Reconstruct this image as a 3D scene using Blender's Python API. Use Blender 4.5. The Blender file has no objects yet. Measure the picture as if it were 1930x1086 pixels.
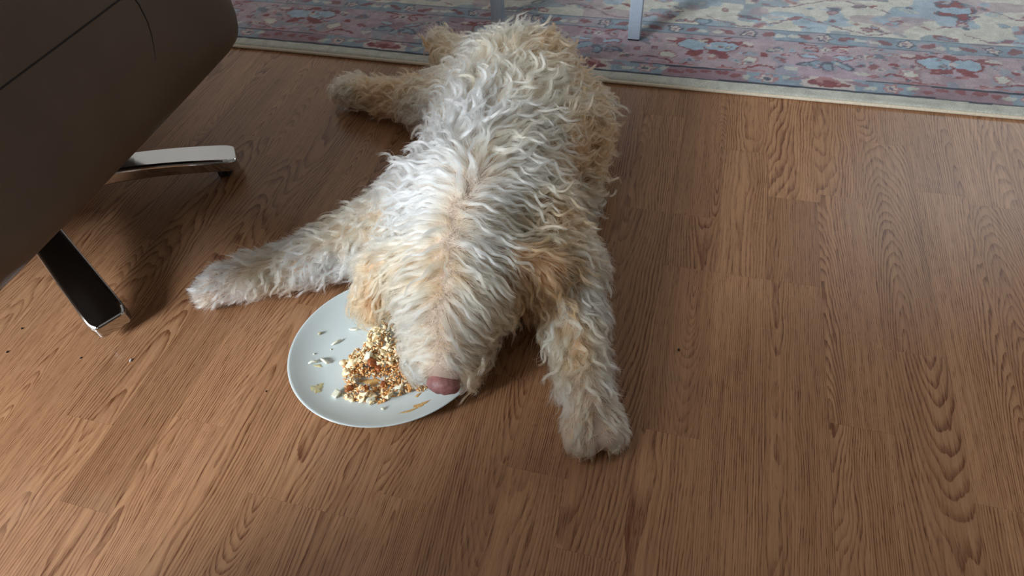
import bpy, bmesh, math, random
import numpy as np
from mathutils import Vector, Matrix, kdtree

random.seed(7)
RNG = np.random.default_rng(11)
SC = bpy.context.scene
COL = SC.collection
R = math.radians

# ------------------------------------------------------------------ camera
CAM_H = 0.72
F_PX = 1220.0
PITCH, YAW, ROLL = R(50.27), R(-18.53), R(-5.29)


def cam_axes():
    cp, sp = math.cos(PITCH), math.sin(PITCH)
    f = np.array([math.sin(YAW) * cp, math.cos(YAW) * cp, -sp])
    r = np.array([math.cos(YAW), -math.sin(YAW), 0.0])
    u = np.cross(r, f)
    return (math.cos(ROLL) * r + math.sin(ROLL) * u, -math.sin(ROLL) * r + math.cos(ROLL) * u, f)


AX_R, AX_U, AX_F = cam_axes()
cam_data = bpy.data.cameras.new('camera')
cam_data.sensor_width = 36.0
cam_data.lens = 36.0 * F_PX / 1930.0
cam_data.clip_start = 0.02
cam = bpy.data.objects.new('camera', cam_data)
COL.objects.link(cam)
_m = Matrix.Identity(4)
for _i in range(3):
    _m[_i][0], _m[_i][1], _m[_i][2] = AX_R[_i], AX_U[_i], -AX_F[_i]
_m[2][3] = CAM_H
cam.matrix_world = _m
SC.camera = cam


def at(px, py, z=0.0):
    """world point at height z seen at photo pixel (px, py): used once to survey where things stand"""
    d = (px - 965) / F_PX * AX_R - (py - 543) / F_PX * AX_U + AX_F
    t = (z - CAM_H) / d[2]
    return Vector((float(t * d[0]), float(t * d[1]), float(z)))


# ------------------------------------------------------------------ light, world, exposure
SC.view_settings.view_transform = 'Standard'
SC.view_settings.look = 'None'
SC.view_settings.gamma = 1.0
SC.view_settings.use_curve_mapping = False
SC.view_settings.exposure = 0.0

world = bpy.data.worlds.new('world')
SC.world = world
world.use_nodes = True
_bg = world.node_tree.nodes['Background']
_bg.inputs[0].default_value = (0.72, 0.86, 1.0, 1)
_bg.inputs[1].default_value = 0.5


def window_light(name, loc, target, sx, sy, power, color):
    d = bpy.data.lights.new(name, 'AREA')
    d.shape = 'RECTANGLE'
    d.size, d.size_y = sx, sy
    d.energy = power
    d.color = color
    o = bpy.data.objects.new(name, d)
    COL.objects.link(o)
    o.location = loc
    o.rotation_euler = (Vector(target) - Vector(loc)).to_track_quat('-Z', 'Y').to_euler()
    return o


# daylight entering through the two windows of the room
WIN_NEAR = (-2.50, -2.18, 2.0)     # window behind and left of the camera
WIN_FAR = (1.55, 2.92, 1.6)         # window beyond the rug
window_light('window_daylight', WIN_NEAR, (WIN_NEAR[0], 0, WIN_NEAR[2]), 1.25, 1.25, 335, (0.86, 0.935, 1.0))
window_light('window_daylight', WIN_FAR, (WIN_FAR[0], 0, WIN_FAR[2]), 1.2, 1.2, 10, (0.84, 0.95, 1.0))

# ------------------------------------------------------------------ helpers


def tag(o, label=None, cat=None, group=None, kind=None):
    if label: o['label'] = label
    if cat: o['category'] = cat
    if group: o['group'] = group
    if kind: o['kind'] = kind
    return o


def empty(name, loc=(0, 0, 0), rz=0.0):
    o = bpy.data.objects.new(name, None)
    o.empty_display_size = 0.05
    COL.objects.link(o)
    o.location = loc
    o.rotation_euler = (0, 0, rz)
    return o


def link_mesh(name, me, m=None, parent=None, loc=None, smooth=False):
    if m and not me.materials: me.materials.append(m)
    if smooth and len(me.polygons):
        me.polygons.foreach_set('use_smooth', [True] * len(me.polygons))
    o = bpy.data.objects.new(name, me)
    COL.objects.link(o)
    if parent: o.parent = parent
    if loc is not None: o.location = loc
    return o


def from_bm(name, bm, m=None, parent=None, loc=None, smooth=False):
    me = bpy.data.meshes.new(name)
    bmesh.ops.recalc_face_normals(bm, faces=bm.faces)
    bm.to_mesh(me)
    bm.free()
    return link_mesh(name, me, m, parent, loc, smooth)


def from_np(name, verts, faces, m=None, parent=None, loc=None, smooth=True):
    me = bpy.data.meshes.new(name)
    me.from_pydata([tuple(v) for v in verts], [], [tuple(f) for f in faces])
    me.update()
    return link_mesh(name, me, m, parent, loc, smooth)


def add_box(bm, x0, x1, y0, y1, z0, z1, bev=0.0, seg=2, mat=None):
    r = bmesh.ops.create_cube(bm, size=1.0)
    vs = r['verts']
    bmesh.ops.scale(bm, vec=(x1 - x0, y1 - y0, z1 - z0), verts=vs)
    bmesh.ops.translate(bm, vec=((x0 + x1) / 2, (y0 + y1) / 2, (z0 + z1) / 2), verts=vs)
    if bev > 0:
        es = list({e for v in vs for e in v.link_edges})
        bmesh.ops.bevel(bm, geom=es, offset=bev, segments=seg, affect='EDGES', profile=0.5)
    return vs


def tube(name, pts, rad, m, parent=None, seg=8, closed=False, smooth=True):
    P = [Vector(p) for p in pts]
    n = len(P)
    rads = rad if hasattr(rad, '__len__') else [rad] * n
    verts, faces = [], []
    prev = None
    for i, p in enumerate(P):
        a = P[(i - 1) % n] if (closed or i > 0) else P[i]
        b = P[(i + 1) % n] if (closed or i < n - 1) else P[i]
        t = (b - a).normalized()
        if prev is None:
            h = Vector((0, 0, 1)) if abs(t.z) < 0.9 else Vector((1, 0, 0))
            prev = (h - t * h.dot(t)).normalized()
        else:
            prev = (prev - t * prev.dot(t)).normalized()
        bn = t.cross(prev)
        for k in range(seg):
            an = 2 * math.pi * k / seg
            verts.append(p + (prev * math.cos(an) + bn * math.sin(an)) * rads[i])
    m_ = n if closed else n - 1
    for i in range(m_):
        for k in range(seg):
            a = i * seg + k; b = i * seg + (k + 1) % seg
            c = ((i + 1) % n) * seg + (k + 1) % seg; d = ((i + 1) % n) * seg + k
            faces.append((a, b, c, d))
    if not closed:
        faces.append(tuple(reversed(range(seg))))
        faces.append(tuple(range((n - 1) * seg, n * seg)))
    return from_np(name, verts, faces, m, parent, None, smooth)


# -------- node helpers
class NT:
    def __init__(self, name):
        self.m = bpy.data.materials.new(name)
        self.m.use_nodes = True
        self.t = self.m.node_tree
        self.b = self.t.nodes['Principled BSDF']
        self.out = self.t.nodes['Material Output']

    def n(self, typ, **kw):
        nd = self.t.nodes.new(typ)
        for k, v in kw.items(): setattr(nd, k, v)
        return nd

    def l(self, a, b): self.t.links.new(a, b)

    def put(self, sock, v):
        if hasattr(v, 'is_output') or hasattr(v, 'links'): self.l(v, sock)
        else: sock.default_value = v

    def math(self, op, a, b=None, c=None, clamp=False):
        nd = self.n('ShaderNodeMath', operation=op, use_clamp=clamp)
        self.put(nd.inputs[0], a)
        if b is not None: self.put(nd.inputs[1], b)
        if c is not None: self.put(nd.inputs[2], c)
        return nd.outputs[0]

    def vmath(self, op, a, b=None):
        nd = self.n('ShaderNodeVectorMath', operation=op)
        self.put(nd.inputs[0], a)
        if b is not None: self.put(nd.inputs[1], b)
        return nd.outputs[0]

    def noise(self, vec, scale, detail=2, rough=0.5, dist=0.0):
        nd = self.n('ShaderNodeTexNoise')
        if vec is not None: self.l(vec, nd.inputs['Vector'])
        nd.inputs['Scale'].default_value = scale
        nd.inputs['Detail'].default_value = detail
        nd.inputs['Roughness'].default_value = rough
        nd.inputs['Distortion'].default_value = dist
        return nd.outputs[0]

    def ramp(self, fac, stops):
        nd = self.n('ShaderNodeValToRGB')
        self.l(fac, nd.inputs[0])
        el = nd.color_ramp.elements
        while len(el) < len(stops): el.new(0.5)
        for e, (p, c) in zip(el, stops):
            e.position = p
            e.color = tuple(c) + (1,) if len(c) == 3 else c
        return nd.outputs[0]

    def mix(self, fac, a, b, blend='MIX'):
        nd = self.n('ShaderNodeMix', data_type='RGBA', blend_type=blend)
        self.put(nd.inputs[0], fac)
        self.put(nd.inputs[6], a if hasattr(a, 'links') else tuple(a) + (1,) * (4 - len(a)))
        self.put(nd.inputs[7], b if hasattr(b, 'links') else tuple(b) + (1,) * (4 - len(b)))
        return nd.outputs[2]

    def bump(self, h, strength=0.2, dist=0.001):
        nd = self.n('ShaderNodeBump')
        nd.inputs['Strength'].default_value = strength
        nd.inputs['Distance'].default_value = dist
        self.l(h, nd.inputs['Height'])
        self.l(nd.outputs[0], self.b.inputs['Normal'])


def srgb(r, g, b):
    f = lambda c: (c / 255 / 12.92) if c / 255 <= 0.04045 else ((c / 255 + 0.055) / 1.055) ** 2.4
    return (f(r), f(g), f(b))


def simple_mat(name, color, rough=0.5, metal=0.0, var=0.08, scale=40, bump=0.0, sss=0.0, coat=0.0, spec=None):
    k = NT(name)
    co = k.n('ShaderNodeTexCoord').outputs['Object']
    nz = k.noise(co, scale, 3, 0.6)
    c0 = tuple(c * (1 - var) for c in color); c1 = tuple(min(1, c * (1 + var)) for c in color)
    k.l(k.ramp(nz, [(0.3, c0), (0.7, c1)]), k.b.inputs['Base Color'])
    k.b.inputs['Roughness'].default_value = rough
    k.b.inputs['Metallic'].default_value = metal
    if sss:
        k.b.inputs['Subsurface Weight'].default_value = sss
        k.b.inputs['Subsurface Radius'].default_value = (0.004, 0.003, 0.002)
        k.b.inputs['Subsurface Scale'].default_value = 1.0
    if coat: k.b.inputs['Coat Weight'].default_value = coat
    if spec is not None: k.b.inputs['Specular IOR Level'].default_value = spec
    if bump: k.bump(nz, bump, 0.001)
    return k.m


# ------------------------------------------------------------------ wood floor
def wood_material():
    k = NT('oak_laminate')
    geo = k.n('ShaderNodeNewGeometry').outputs['Position']
    oi = k.n('ShaderNodeObjectInfo')
    rnd = oi.outputs['Random']
    loc = oi.outputs['Location']
    d = k.vmath('SUBTRACT', geo, loc)
    sp = k.n('ShaderNodeSeparateXYZ'); k.l(d, sp.inputs[0])
    a, b = sp.outputs[0], sp.outputs[1]
    fr = lambda mul: k.math('FRACT', k.math('MULTIPLY', rnd, mul))
    r2, r3, r4, r5, r6 = fr(17.31), fr(91.7), fr(43.13), fr(151.9), fr(311.3)
    off = k.n('ShaderNodeCombineXYZ')
    k.l(k.math('MULTIPLY', rnd, 37.0), off.inputs[0]); k.l(k.math('MULTIPLY', r2, 53.0), off.inputs[1]); k.l(k.math('MULTIPLY', r3, 29.0), off.inputs[2])
    po = k.vmath('ADD', d, off.outputs[0])

    def stretched(sx, sy):
        mp = k.vmath('MULTIPLY', po, (sx, sy, 1.0))
        return mp
    # growth rings: a slab cut through a trunk whose axis leans a little against the plank
    warp = k.math('SUBTRACT', k.noise(stretched(9.0, 2.6), 1.0, 3, 0.55), 0.5)
    warp2 = k.math('SUBTRACT', k.noise(stretched(75.0, 14.0), 1.0, 3, 0.6), 0.5)
    ax = k.math('ADD', k.math('SUBTRACT', a, k.math('MULTIPLY', k.math('SUBTRACT', r2, 0.5), 0.09)), k.math('MULTIPLY', warp, 0.02))
    tilt = k.math('MULTIPLY', k.math('SUBTRACT', r4, 0.5), 0.26)
    dz = k.math('ADD', k.math('MULTIPLY', b, tilt), k.math('ADD', 0.004, k.math('MULTIPLY', r3, 0.05)))
    dz = k.math('ADD', dz, k.math('MULTIPLY', warp, 0.035))
    rad = k.math('SQRT', k.math('ADD', k.math('MULTIPLY', ax, ax), k.math('MULTIPLY', dz, dz)))
    rad = k.math('ADD', rad, k.math('MULTIPLY', warp2, 0.0026))
    ph = k.math('MULTIPLY', rad, k.math('ADD', 250.0, k.math('MULTIPLY', r5, 230.0)))
    saw = k.math('FRACT', ph)
    # late wood: soft rise, sharp fall
    late = k.n('ShaderNodeMapRange', interpolation_type='SMOOTHSTEP')
    k.l(saw, late.inputs[0]); late.inputs[1].default_value = 0.30; late.inputs[2].default_value = 0.93
    fall = k.n('ShaderNodeMapRange', interpolation_type='SMOOTHSTEP')
    k.l(saw, fall.inputs[0]); fall.inputs[1].default_value = 1.0; fall.inputs[2].default_value = 0.95
    ring = k.math('MULTIPLY', late.outputs[0], fall.outputs[0])
    # pores: fine dashes along the grain, denser in the late wood
    pore = k.noise(stretched(700.0, 34.0), 1.0, 2, 0.75)
    pm = k.n('ShaderNodeMapRange', interpolation_type='SMOOTHSTEP')
    k.l(pore, pm.inputs[0]); pm.inputs[1].default_value = 0.50; pm.inputs[2].default_value = 0.64
    streak = k.noise(stretched(210.0, 3.5), 1.0, 3, 0.6)
    broad = k.noise(stretched(22.0, 3.0), 1.0, 2, 0.5)
    light = srgb(175, 131, 96)
    dark = srgb(100, 57, 33)
    rb = k.n('ShaderNodeMapRange'); k.l(broad, rb.inputs[0]); rb.inputs[1].default_value = .30; rb.inputs[2].default_value = .66; rb.inputs[3].default_value = .25; rb.inputs[4].default_value = 1.0
    ringf = k.math('MULTIPLY', k.math('POWER', ring, 1.4), rb.outputs[0])
    fac = k.math('ADD', k.math('MULTIPLY', ringf, 0.62), k.math('MULTIPLY', k.math('SUBTRACT', streak, 0.36), 1.0))
    fac = k.math('ADD', fac, k.math('MULTIPLY', pm.outputs[0], k.math('ADD', 0.20, k.math('MULTIPLY', saw, 0.30))), clamp=True)
    c = k.mix(fac, light, dark)
    # each strip has its own tone
    tone = k.ramp(r6, [(0.0, (0.86, 0.84, 0.82)), (0.35, (0.96, 0.955, 0.95)), (0.7, (1.02, 1.02, 1.01)), (1.0, (1.09, 1.10, 1.11))])
    c = k.mix(1.0, c, tone, 'MULTIPLY')
    # faint scuffs and dried film
    scuff = k.noise(geo, 3.1, 4, 0.6)
    sm = k.n('ShaderNodeMapRange', interpolation_type='SMOOTHSTEP')
    k.l(scuff, sm.inputs[0]); sm.inputs[1].default_value = 0.56; sm.inputs[2].default_value = 0.74
    c = k.mix(k.math('MULTIPLY', sm.outputs[0], 0.14), c, srgb(150, 134, 124))
    k.l(c, k.b.inputs['Base Color'])
    rg = k.math('ADD', 0.29, k.math('MULTIPLY', k.math('SUBTRACT', scuff, 0.5), 0.25))
    k.l(rg, k.b.inputs['Roughness'])
    k.b.inputs['Specular IOR Level'].default_value = 0.42
    k.bump(k.math('MULTIPLY', fac, -1.0), 0.12, 0.0004)
    return k.m


M_WOOD = wood_material()
M_SUB = simple_mat('dark_underlay', srgb(60, 36, 22), 0.9)

ROOM = dict(x0=-3.3, x1=2.6, y0=-2.20, y1=2.95, h=2.9)


def build_floor():
    bm = bmesh.new()
    add_box(bm, ROOM['x0'], ROOM['x1'], ROOM['y0'], ROOM['y1'], -0.05, -0.0022)
    fl = from_bm('floor', bm, M_SUB)
    tag(fl, 'oak laminate strip floor of warm brown planks', kind='structure')
    W = 0.0725
    X0 = 0.0892
    joints = {}
    seen = [((-0.8, 2.0), .656), ((3, 4), .566), ((2.1, 3), .442), ((-1, 0), .386), ((-9.9, -9), .141), ((-11.4, -9.9), .242),
            ((-5.6, -4.93), .202), ((-1.6, 0.1), .766), ((1.22, 2.1), .832), ((0.2, 1.1), .939), ((2.1, 2.95), .851),
            ((4.77, 5.7), .87), ((-9, -8.3), .272), ((-11.3, -10.8), .151), ((-3.6, -2.8), .422), ((4, 4.7), .375), ((-1.6, -0.7), 1.016)]
    for (a, b), y in seen:
        for s in range(math.floor(a - 1), math.ceil(b + 1)):
            ov = min(b, s + 1) - max(a, s)
            if ov > 0.45: joints.setdefault(s, []).append(y)
    GAP = 0.00007
    cache = {}
    rr = random.Random(5)
    lo, hi = -0.55, 1.62

    def plank(x0, x1, y0, y1, parent):
        L = round(y1 - y0, 4); w = round(x1 - x0, 4)
        key = (w, L)
        if key not in cache:
            b = bmesh.new()
            add_box(b, -w / 2 + GAP, w / 2 - GAP, -L / 2 + GAP, L / 2 - GAP, -0.0022, 0.0)
            me = bpy.data.meshes.new('plank')
            b.to_mesh(me); b.free()
            me.materials.append(M_WOOD)
            cache[key] = me
        o = bpy.data.objects.new('plank', cache[key])
        COL.objects.link(o)
        o.parent = parent
        o.location = ((x0 + x1) / 2, (y0 + y1) / 2, 0)

    rest = bmesh.new()
    for s in range(-24, 14):
        x0 = X0 + s * W
        js = sorted(joints.get(s, []))
        pts = [lo - rr.uniform(0, .3)] + js + [hi + rr.uniform(0, .3)]
        full = [pts[0]]
        for a, b in zip(pts, pts[1:]):
            n = max(1, round((b - a) / 0.46))
            if b - a > 0.62: n = max(2, n)
            for i in range(1, n):
                full.append(round(a + (b - a) * (i / n) + rr.uniform(-.05, .05), 3))
            full.append(b)
        for a, b in zip(full, full[1:]):
            plank(x0, x0 + W, a, b, fl)
    # beyond the part the photograph shows, joined
    def rest_box(x0, x1, y0, y1):
        n = max(1, round((x1 - x0) / W))
        for i in range(n):
            a = x0 + (x1 - x0) * i / n; b = x0 + (x1 - x0) * (i + 1) / n
            add_box(rest, a + GAP, b - GAP, y0, y1, -0.0022, -0.0001)
    xa, xb = X0 - 24 * W, X0 + 14 * W
    rest_box(xb, ROOM['x1'], ROOM['y0'], ROOM['y1'])
    rest_box(ROOM['x0'], xa, ROOM['y0'], ROOM['y1'])
    rest_box(xa, xb, ROOM['y0'], lo - 0.31)
    rest_box(xa, xb, hi + 0.31, ROOM['y1'])
    # fill the ragged ends
    rest_box(xa, xb, lo - 0.31, lo - 0.3)
    o = from_bm('plank_field', rest, M_WOOD, fl)
    o['kind'] = 'stuff'
    return fl


FLOOR = build_floor()

# ------------------------------------------------------------------ room shell
M_WALL = simple_mat('painted_plaster', (0.31, 0.285, 0.255), 0.9, var=0.03, scale=60, bump=0.05)
M_CEIL = simple_mat('ceiling_paint', (0.34, 0.33, 0.31), 0.95, var=0.02, scale=60)
M_FRAME = simple_mat('white_window_frame', (0.75, 0.75, 0.73), 0.4, var=0.02)


def pane_material():
    k = NT('window_glass')
    t = k.n('ShaderNodeBsdfTransparent'); t.inputs[0].default_value = (0.96, 0.98, 0.98, 1)
    g = k.n('ShaderNodeBsdfGlossy'); g.inputs['Roughness'].default_value = 0.02
    lw = k.n('ShaderNodeLayerWeight'); lw.inputs[0].default_value = 0.15
    mx = k.n('ShaderNodeMixShader')
    k.l(k.math('MULTIPLY', lw.outputs['Fresnel'], 0.5), mx.inputs[0])
    k.l(t.outputs[0], mx.inputs[1]); k.l(g.outputs[0], mx.inputs[2])
    k.l(mx.outputs[0], k.out.inputs[0])
    return k.m


M_PANE = pane_material()


def wall_with_window(name, y, cx, cz, w, h, wname):
    """wall in the plane y (0.12 thick, outward) with one opening"""
    s = 1 if y > 0 else -1
    ya, yb = sorted((y, y + s * 0.14))
    bm = bmesh.new()
    x0, x1, H = ROOM['x0'], ROOM['x1'], ROOM['h']
    a, b, c, d = cx - w / 2, cx + w / 2, cz - h / 2, cz + h / 2
    add_box(bm, x0, a, ya, yb, 0, H); add_box(bm, b, x1, ya, yb, 0, H)
    add_box(bm, a, b, ya, yb, 0, c); add_box(bm, a, b, ya, yb, d, H)
    wl = from_bm(name, bm, M_WALL)
    tag(wl, kind='structure')
    wn = empty(wname, (cx, y, c))
    tag(wn, kind='structure')
    yf = y + s * 0.09
    fb = bmesh.new()
    t = 0.045
    for q in ((-w / 2, -w / 2 + t, 0, h), (w / 2 - t, w / 2, 0, h), (-w / 2 + t, w / 2 - t, 0, t), (-w / 2 + t, w / 2 - t, h - t, h), (-t / 2, t / 2, t, h - t)):
        add_box(fb, q[0], q[1], s * 0.065, s * 0.115, q[2], q[3])
    from_bm('window_frame', fb, M_FRAME, wn)
    for sx in (-1, 1):
        pb = bmesh.new()
        add_box(pb, min(sx * t / 2, sx * (w / 2 - t)), max(sx * t / 2, sx * (w / 2 - t)), s * 0.088, s * 0.092, t, h - t)
        from_bm('pane', pb, M_PANE, wn)
    sb = bmesh.new()
    add_box(sb, -w / 2 - .05, w / 2 + .05, min(-s * .06, 0), max(-s * .06, 0), -0.03, 0.0, 0.004)
    from_bm('window_sill', sb, M_FRAME, wn)


wall_with_window('wall_near', ROOM['y0'], WIN_NEAR[0], WIN_NEAR[2], 1.32, 1.32, 'window_1')
wall_with_window('wall_far', ROOM['y1'], WIN_FAR[0], WIN_FAR[2], 1.28, 1.28, 'window_2')
for nm, x in (('wall_left', ROOM['x0']), ('wall_right', ROOM['x1'])):
    bm = bmesh.new()
    s = 1 if x > 0 else -1
    add_box(bm, min(x, x + s * .12), max(x, x + s * .12), ROOM['y0'] - .14, ROOM['y1'] + .14, 0, ROOM['h'])
    tag(from_bm(nm, bm, M_WALL), kind='structure')
bm = bmesh.new()
add_box(bm, ROOM['x0'] - .12, ROOM['x1'] + .12, ROOM['y0'] - .14, ROOM['y1'] + .14, ROOM['h'], ROOM['h'] + .1)
tag(from_bm('ceiling', bm, M_CEIL), kind='structure')
# ------------------------------------------------------------------ patterned rug


def vnoise(x, y, seed=0):
    """cheap smooth value noise on arrays"""
    g = np.random.default_rng(seed).random((64, 64))
    xi = np.floor(x).astype(int); yi = np.floor(y).astype(int)
    fx = x - xi; fy = y - yi
    fx = fx * fx * (3 - 2 * fx); fy = fy * fy * (3 - 2 * fy)
    G = lambda i, j: g[i % 64, j % 64]
    return (G(xi, yi) * (1 - fx) + G(xi + 1, yi) * fx) * (1 - fy) + (G(xi, yi + 1) * (1 - fx) + G(xi + 1, yi + 1) * fx) * fy


CREAM = srgb(188, 188, 176); IVORY = srgb(198, 196, 186); NAVY = srgb(36, 46, 66); BLUE = srgb(130, 148, 162)
LBLUE = srgb(150, 172, 188); TEAL = srgb(92, 112, 126); PINK = srgb(168, 150, 157); MAUVE = srgb(144, 118, 128)
RED = srgb(128, 62, 66); ROSE = srgb(162, 116, 118); SLATE = srgb(88, 92, 108); PALE = srgb(188, 178, 174)


def build_rug():
    X0, X1, YE = -2.05, 1.75, 1.108
    xs = np.arange(X0, X1 + 1e-6, 0.0034)
    ys = np.concatenate([np.arange(0, 0.5, 0.0030), np.arange(0.5, 1.55, 0.012)])
    nx, ny = len(xs), len(ys)
    U, V = np.meshgrid(xs, ys)
    # hand-knotted wobble
    wx = (vnoise(U * 40, V * 40, 1) - .5) * .010 + (vnoise(U * 150, V * 150, 2) - .5) * .006
    wy = (vnoise(U * 40, V * 40, 3) - .5) * .008 + (vnoise(U * 150, V * 150, 4) - .5) * .005
    u0 = U + wx; v = V + wy
    vl = V + (vnoise(U * 6, V * 3, 9) - .5) * .004
    PER = 0.442
    u = (u0 - 0.041 + PER / 2) % PER - PER / 2          # 0 at the two-lobed blossom
    us = (u0 - 0.262 + PER / 2) % PER - PER / 2         # 0 at the star palmette
    C = np.zeros((ny, nx, 3))

    def paint(mask, col, a=1.0):
        mm = mask[..., None] * a
        C[:] = C * (1 - mm) + np.array(col) * mm

    def ell(uu, vv, cu, cv, ru, rv, rot=0.0):
        c, s = math.cos(rot), math.sin(rot)
        x = (uu - cu) * c + (vv - cv) * s; y = -(uu - cu) * s + (vv - cv) * c
        return ((x / ru) ** 2 + (y / rv) ** 2) < 1

    def flower(uu, vv, cu, cv, r, petal, heart, n=6, ring=None):
        x, y = uu - cu, vv - cv
        an = np.arctan2(y, x); rr = np.hypot(x, y)
        if ring is not None: paint(rr < r * (0.92 + .22 * np.cos(n * an)) + .0035, ring)
        paint(rr < r * (0.85 + .22 * np.cos(n * an)), petal)
        paint(rr < r * .42, heart)

    # ---- bands from the edge inward
    paint(np.ones_like(U, bool), CREAM)
    seg = 0.5 + 0.5 * np.cos(2 * math.pi * u0 / PER * 1 - 2 * math.pi * 0.041 / PER)
    g1 = (vl > .031) & (vl < .066)
    paint(g1, BLUE)
    paint(g1 & (seg > .72), MAUVE)
    paint(g1 & (seg < .10), PALE)
    bd = (vl > .066) & (vl < .186)
    paint(bd, PINK)
    paint(bd & (vnoise(U * 14, V * 14, 21) > .60), srgb(170, 150, 162))
    paint(bd & (vnoise(U * 34, V * 34, 22) > .72), MAUVE, .55)
    paint(bd & (vnoise(U * 40 + 5, V * 40, 23) > .76), BLUE, .6)
    g2 = (vl > .186) & (vl < .226)
    paint(g2, BLUE)
    paint(g2 & (vnoise(U * 20, V * 20, 25) > .62), PINK, .7)
    fd = vl > .226
    paint(fd, IVORY)
    paint(fd & (vnoise(U * 17, V * 26, 31) > .62), BLUE, .8)
    paint(fd & (vnoise(U * 15 + 3, V * 24, 32) > .66), PINK, .75)
    paint(fd & (vnoise(U * 24 + 7, V * 34, 33) > .72), LBLUE, .8)
    # ---- guard stripe 1: rosettes, leaves, red palmettes
    for cu in (-.112, .112):
        flower(u, v, cu, .049, .0125, PALE, SLATE, 6, ROSE)
        for q in (-.034, .034): paint(ell(u, v, cu + q, .050 + .004 * np.sign(q), .012, .006, .5), CREAM, .8)
    for cu in (-.055, -.03, .0, .03, .055): paint(ell(u, v, cu, .049 + .006 * math.cos(cu * 190), .011, .0065, 3 * cu), RED, .85)
    paint(ell(us, v, 0, .047, .036, .011), RED)
    paint(ell(us, v, 0, .055, .02, .012), ROSE); paint(ell(us, v, 0, .05, .012, .007), RED)
    for q in (-1, 1):
        paint(ell(us, v, q * .05, .056, .022, .005, -q * .25), MAUVE)
    # ---- wide border: two-lobed blue blossom on red leaves
    for q in (-1, 1):
        paint(ell(u, v, q * .026, .146, .033, .022, q * .12), RED)
        paint(ell(u, v, q * .026, .146, .029, .018, q * .12), LBLUE)
        paint(ell(u, v, q * .022, .118, .022, .010, -q * .5), RED)
        paint(ell(u, v, q * .014, .104, .010, .006, q * .5), ROSE)
        paint(ell(u, v, q * .078, .104, .018, .013, q * .5), ROSE); paint(ell(u, v, q * .078, .104, .0145, .010, q * .5), IVORY)
        paint(ell(u, v, q * .068, .162, .020, .009, -q * .2), RED, .9); paint(ell(u, v, q * .075, .165, .013, .006, -q * .2), PALE)
        paint(ell(u, v, q * .104, .128, .009, .006), RED)
        paint(ell(u, v, q * .125, .150, .016, .010, q * .7), SLATE, .7)
        paint((np.abs(v - (.083 + .010 * np.cos(np.abs(u) * 60))) < .0028) & (np.abs(u) < .13) & (np.abs(u) > .03), RED)
        paint((np.abs(v - .073) < .0024) & (np.abs(u) < .11) & (np.abs(u) > .02), ROSE)
    paint(ell(u, v, 0, .168, .014, .009), RED); paint(ell(u, v, 0, .146, .007, .006), PALE)
    # star palmette between them
    for q in (-1, 1):
        paint(ell(us, v, q * .028, .112, .026, .010, -q * .45), SLATE)
        paint(ell(us, v, q * .026, .112, .021, .007, -q * .45), BLUE)
        paint(ell(us, v, q * .030, .137, .022, .008, q * .2), RED, .8); paint(ell(us, v, q * .030, .137, .017, .005, q * .2), LBLUE)
        paint(ell(us, v, q * .024, .163, .012, .007), RED); paint(ell(us, v, q * .024, .163, .007, .004), PINK)
        paint((np.abs(v - (.176 + (np.abs(us) - .02) * .28)) < .0030) & (np.abs(us) < .05) & (np.abs(us) > .008), RED, .8)
        paint(ell(us, v, q * .082, .118, .012, .007, q * .6), RED, .8)
        paint(ell(us, v, q * .090, .152, .014, .009, -q * .4), TEAL, .7); paint(ell(us, v, q * .062, .090, .012, .006), IVORY, .8)
    paint(ell(us, v, 0, .130, .014, .014), MAUVE); paint(ell(us, v, 0, .104, .012, .016), SLATE); paint(ell(us, v, 0, .102, .008, .011), BLUE)
    flower(us, v, 0, .163, .0085, IVORY, SLATE, 4)
    # ---- guard stripe 2
    k2 = PER / 3
    uq = (u0 + .03 + k2 / 2) % k2 - k2 / 2
    flower(uq, v, 0, .205, .0115, PALE, MAUVE, 5, SLATE)
    for q in (-1, 1):
        paint(ell(uq, v, q * .038, .206, .016, .007, q * .4), RED, .8); paint(ell(uq, v, q * .06, .204, .010, .006), IVORY, .8)
    # ---- field: scattered leaves, blossoms, scrolls
    rg = np.random.default_rng(77)
    cols = [RED, RED, ROSE, BLUE, LBLUE, TEAL, MAUVE, SLATE, PALE, PINK, CREAM, RED]
    for i in range(2300):
        border = i < 520
        cu, cv = rg.uniform(X0, X1), (.072 + rg.random() * .11 if border else .235 + rg.random() ** 1.2 * 1.3)
        ru, rv, ro = rg.uniform(.006, .026), rg.uniform(.004, .010), rg.uniform(-.6, .6)
        if border: ru, rv = ru * .5, rv * .6
        zone = bd if border else fd
        c1 = cols[rg.integers(len(cols))]; c2 = cols[rg.integers(len(cols))]
        j0, j1 = np.searchsorted(ys, [cv - .06, cv + .06]); i0, i1 = np.searchsorted(xs, [cu - .07, cu + .07])
        sub = np.s_[j0:j1, i0:i1]
        for k_, cc in ((1.0, c1), (.6, c2)):
            mk = ell(u0[sub], v[sub], cu, cv, ru * k_, rv * k_, ro) & zone[sub]
            C[sub] = np.where(mk[..., None], np.array(cc) * .8 + C[sub] * .2, C[sub])
    for (cu, cv, r) in ((.52, .355, .034), (-.30, .35, .03), (.1, .42, .03), (-.9, .36, .034), (1.05, .37, .034)):
        flower(u0, v, cu, cv, r, RED, LBLUE, 5, SLATE)
        for q in (-1, 1): paint(ell(u0, v, cu + q * r * .45, cv, r * .42, r * .35), LBLUE)
    for sgn, ph in ((1, 0.0), (-1, 2.0)):
        sc = .30 + sgn * .045 + .022 * np.sin(u0 * 26 + ph)
        paint((np.abs(v - sc) < .0022) & fd & (vnoise(U * 9, V * 0 + 3, 60 + sgn) > .42), MAUVE)
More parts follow.
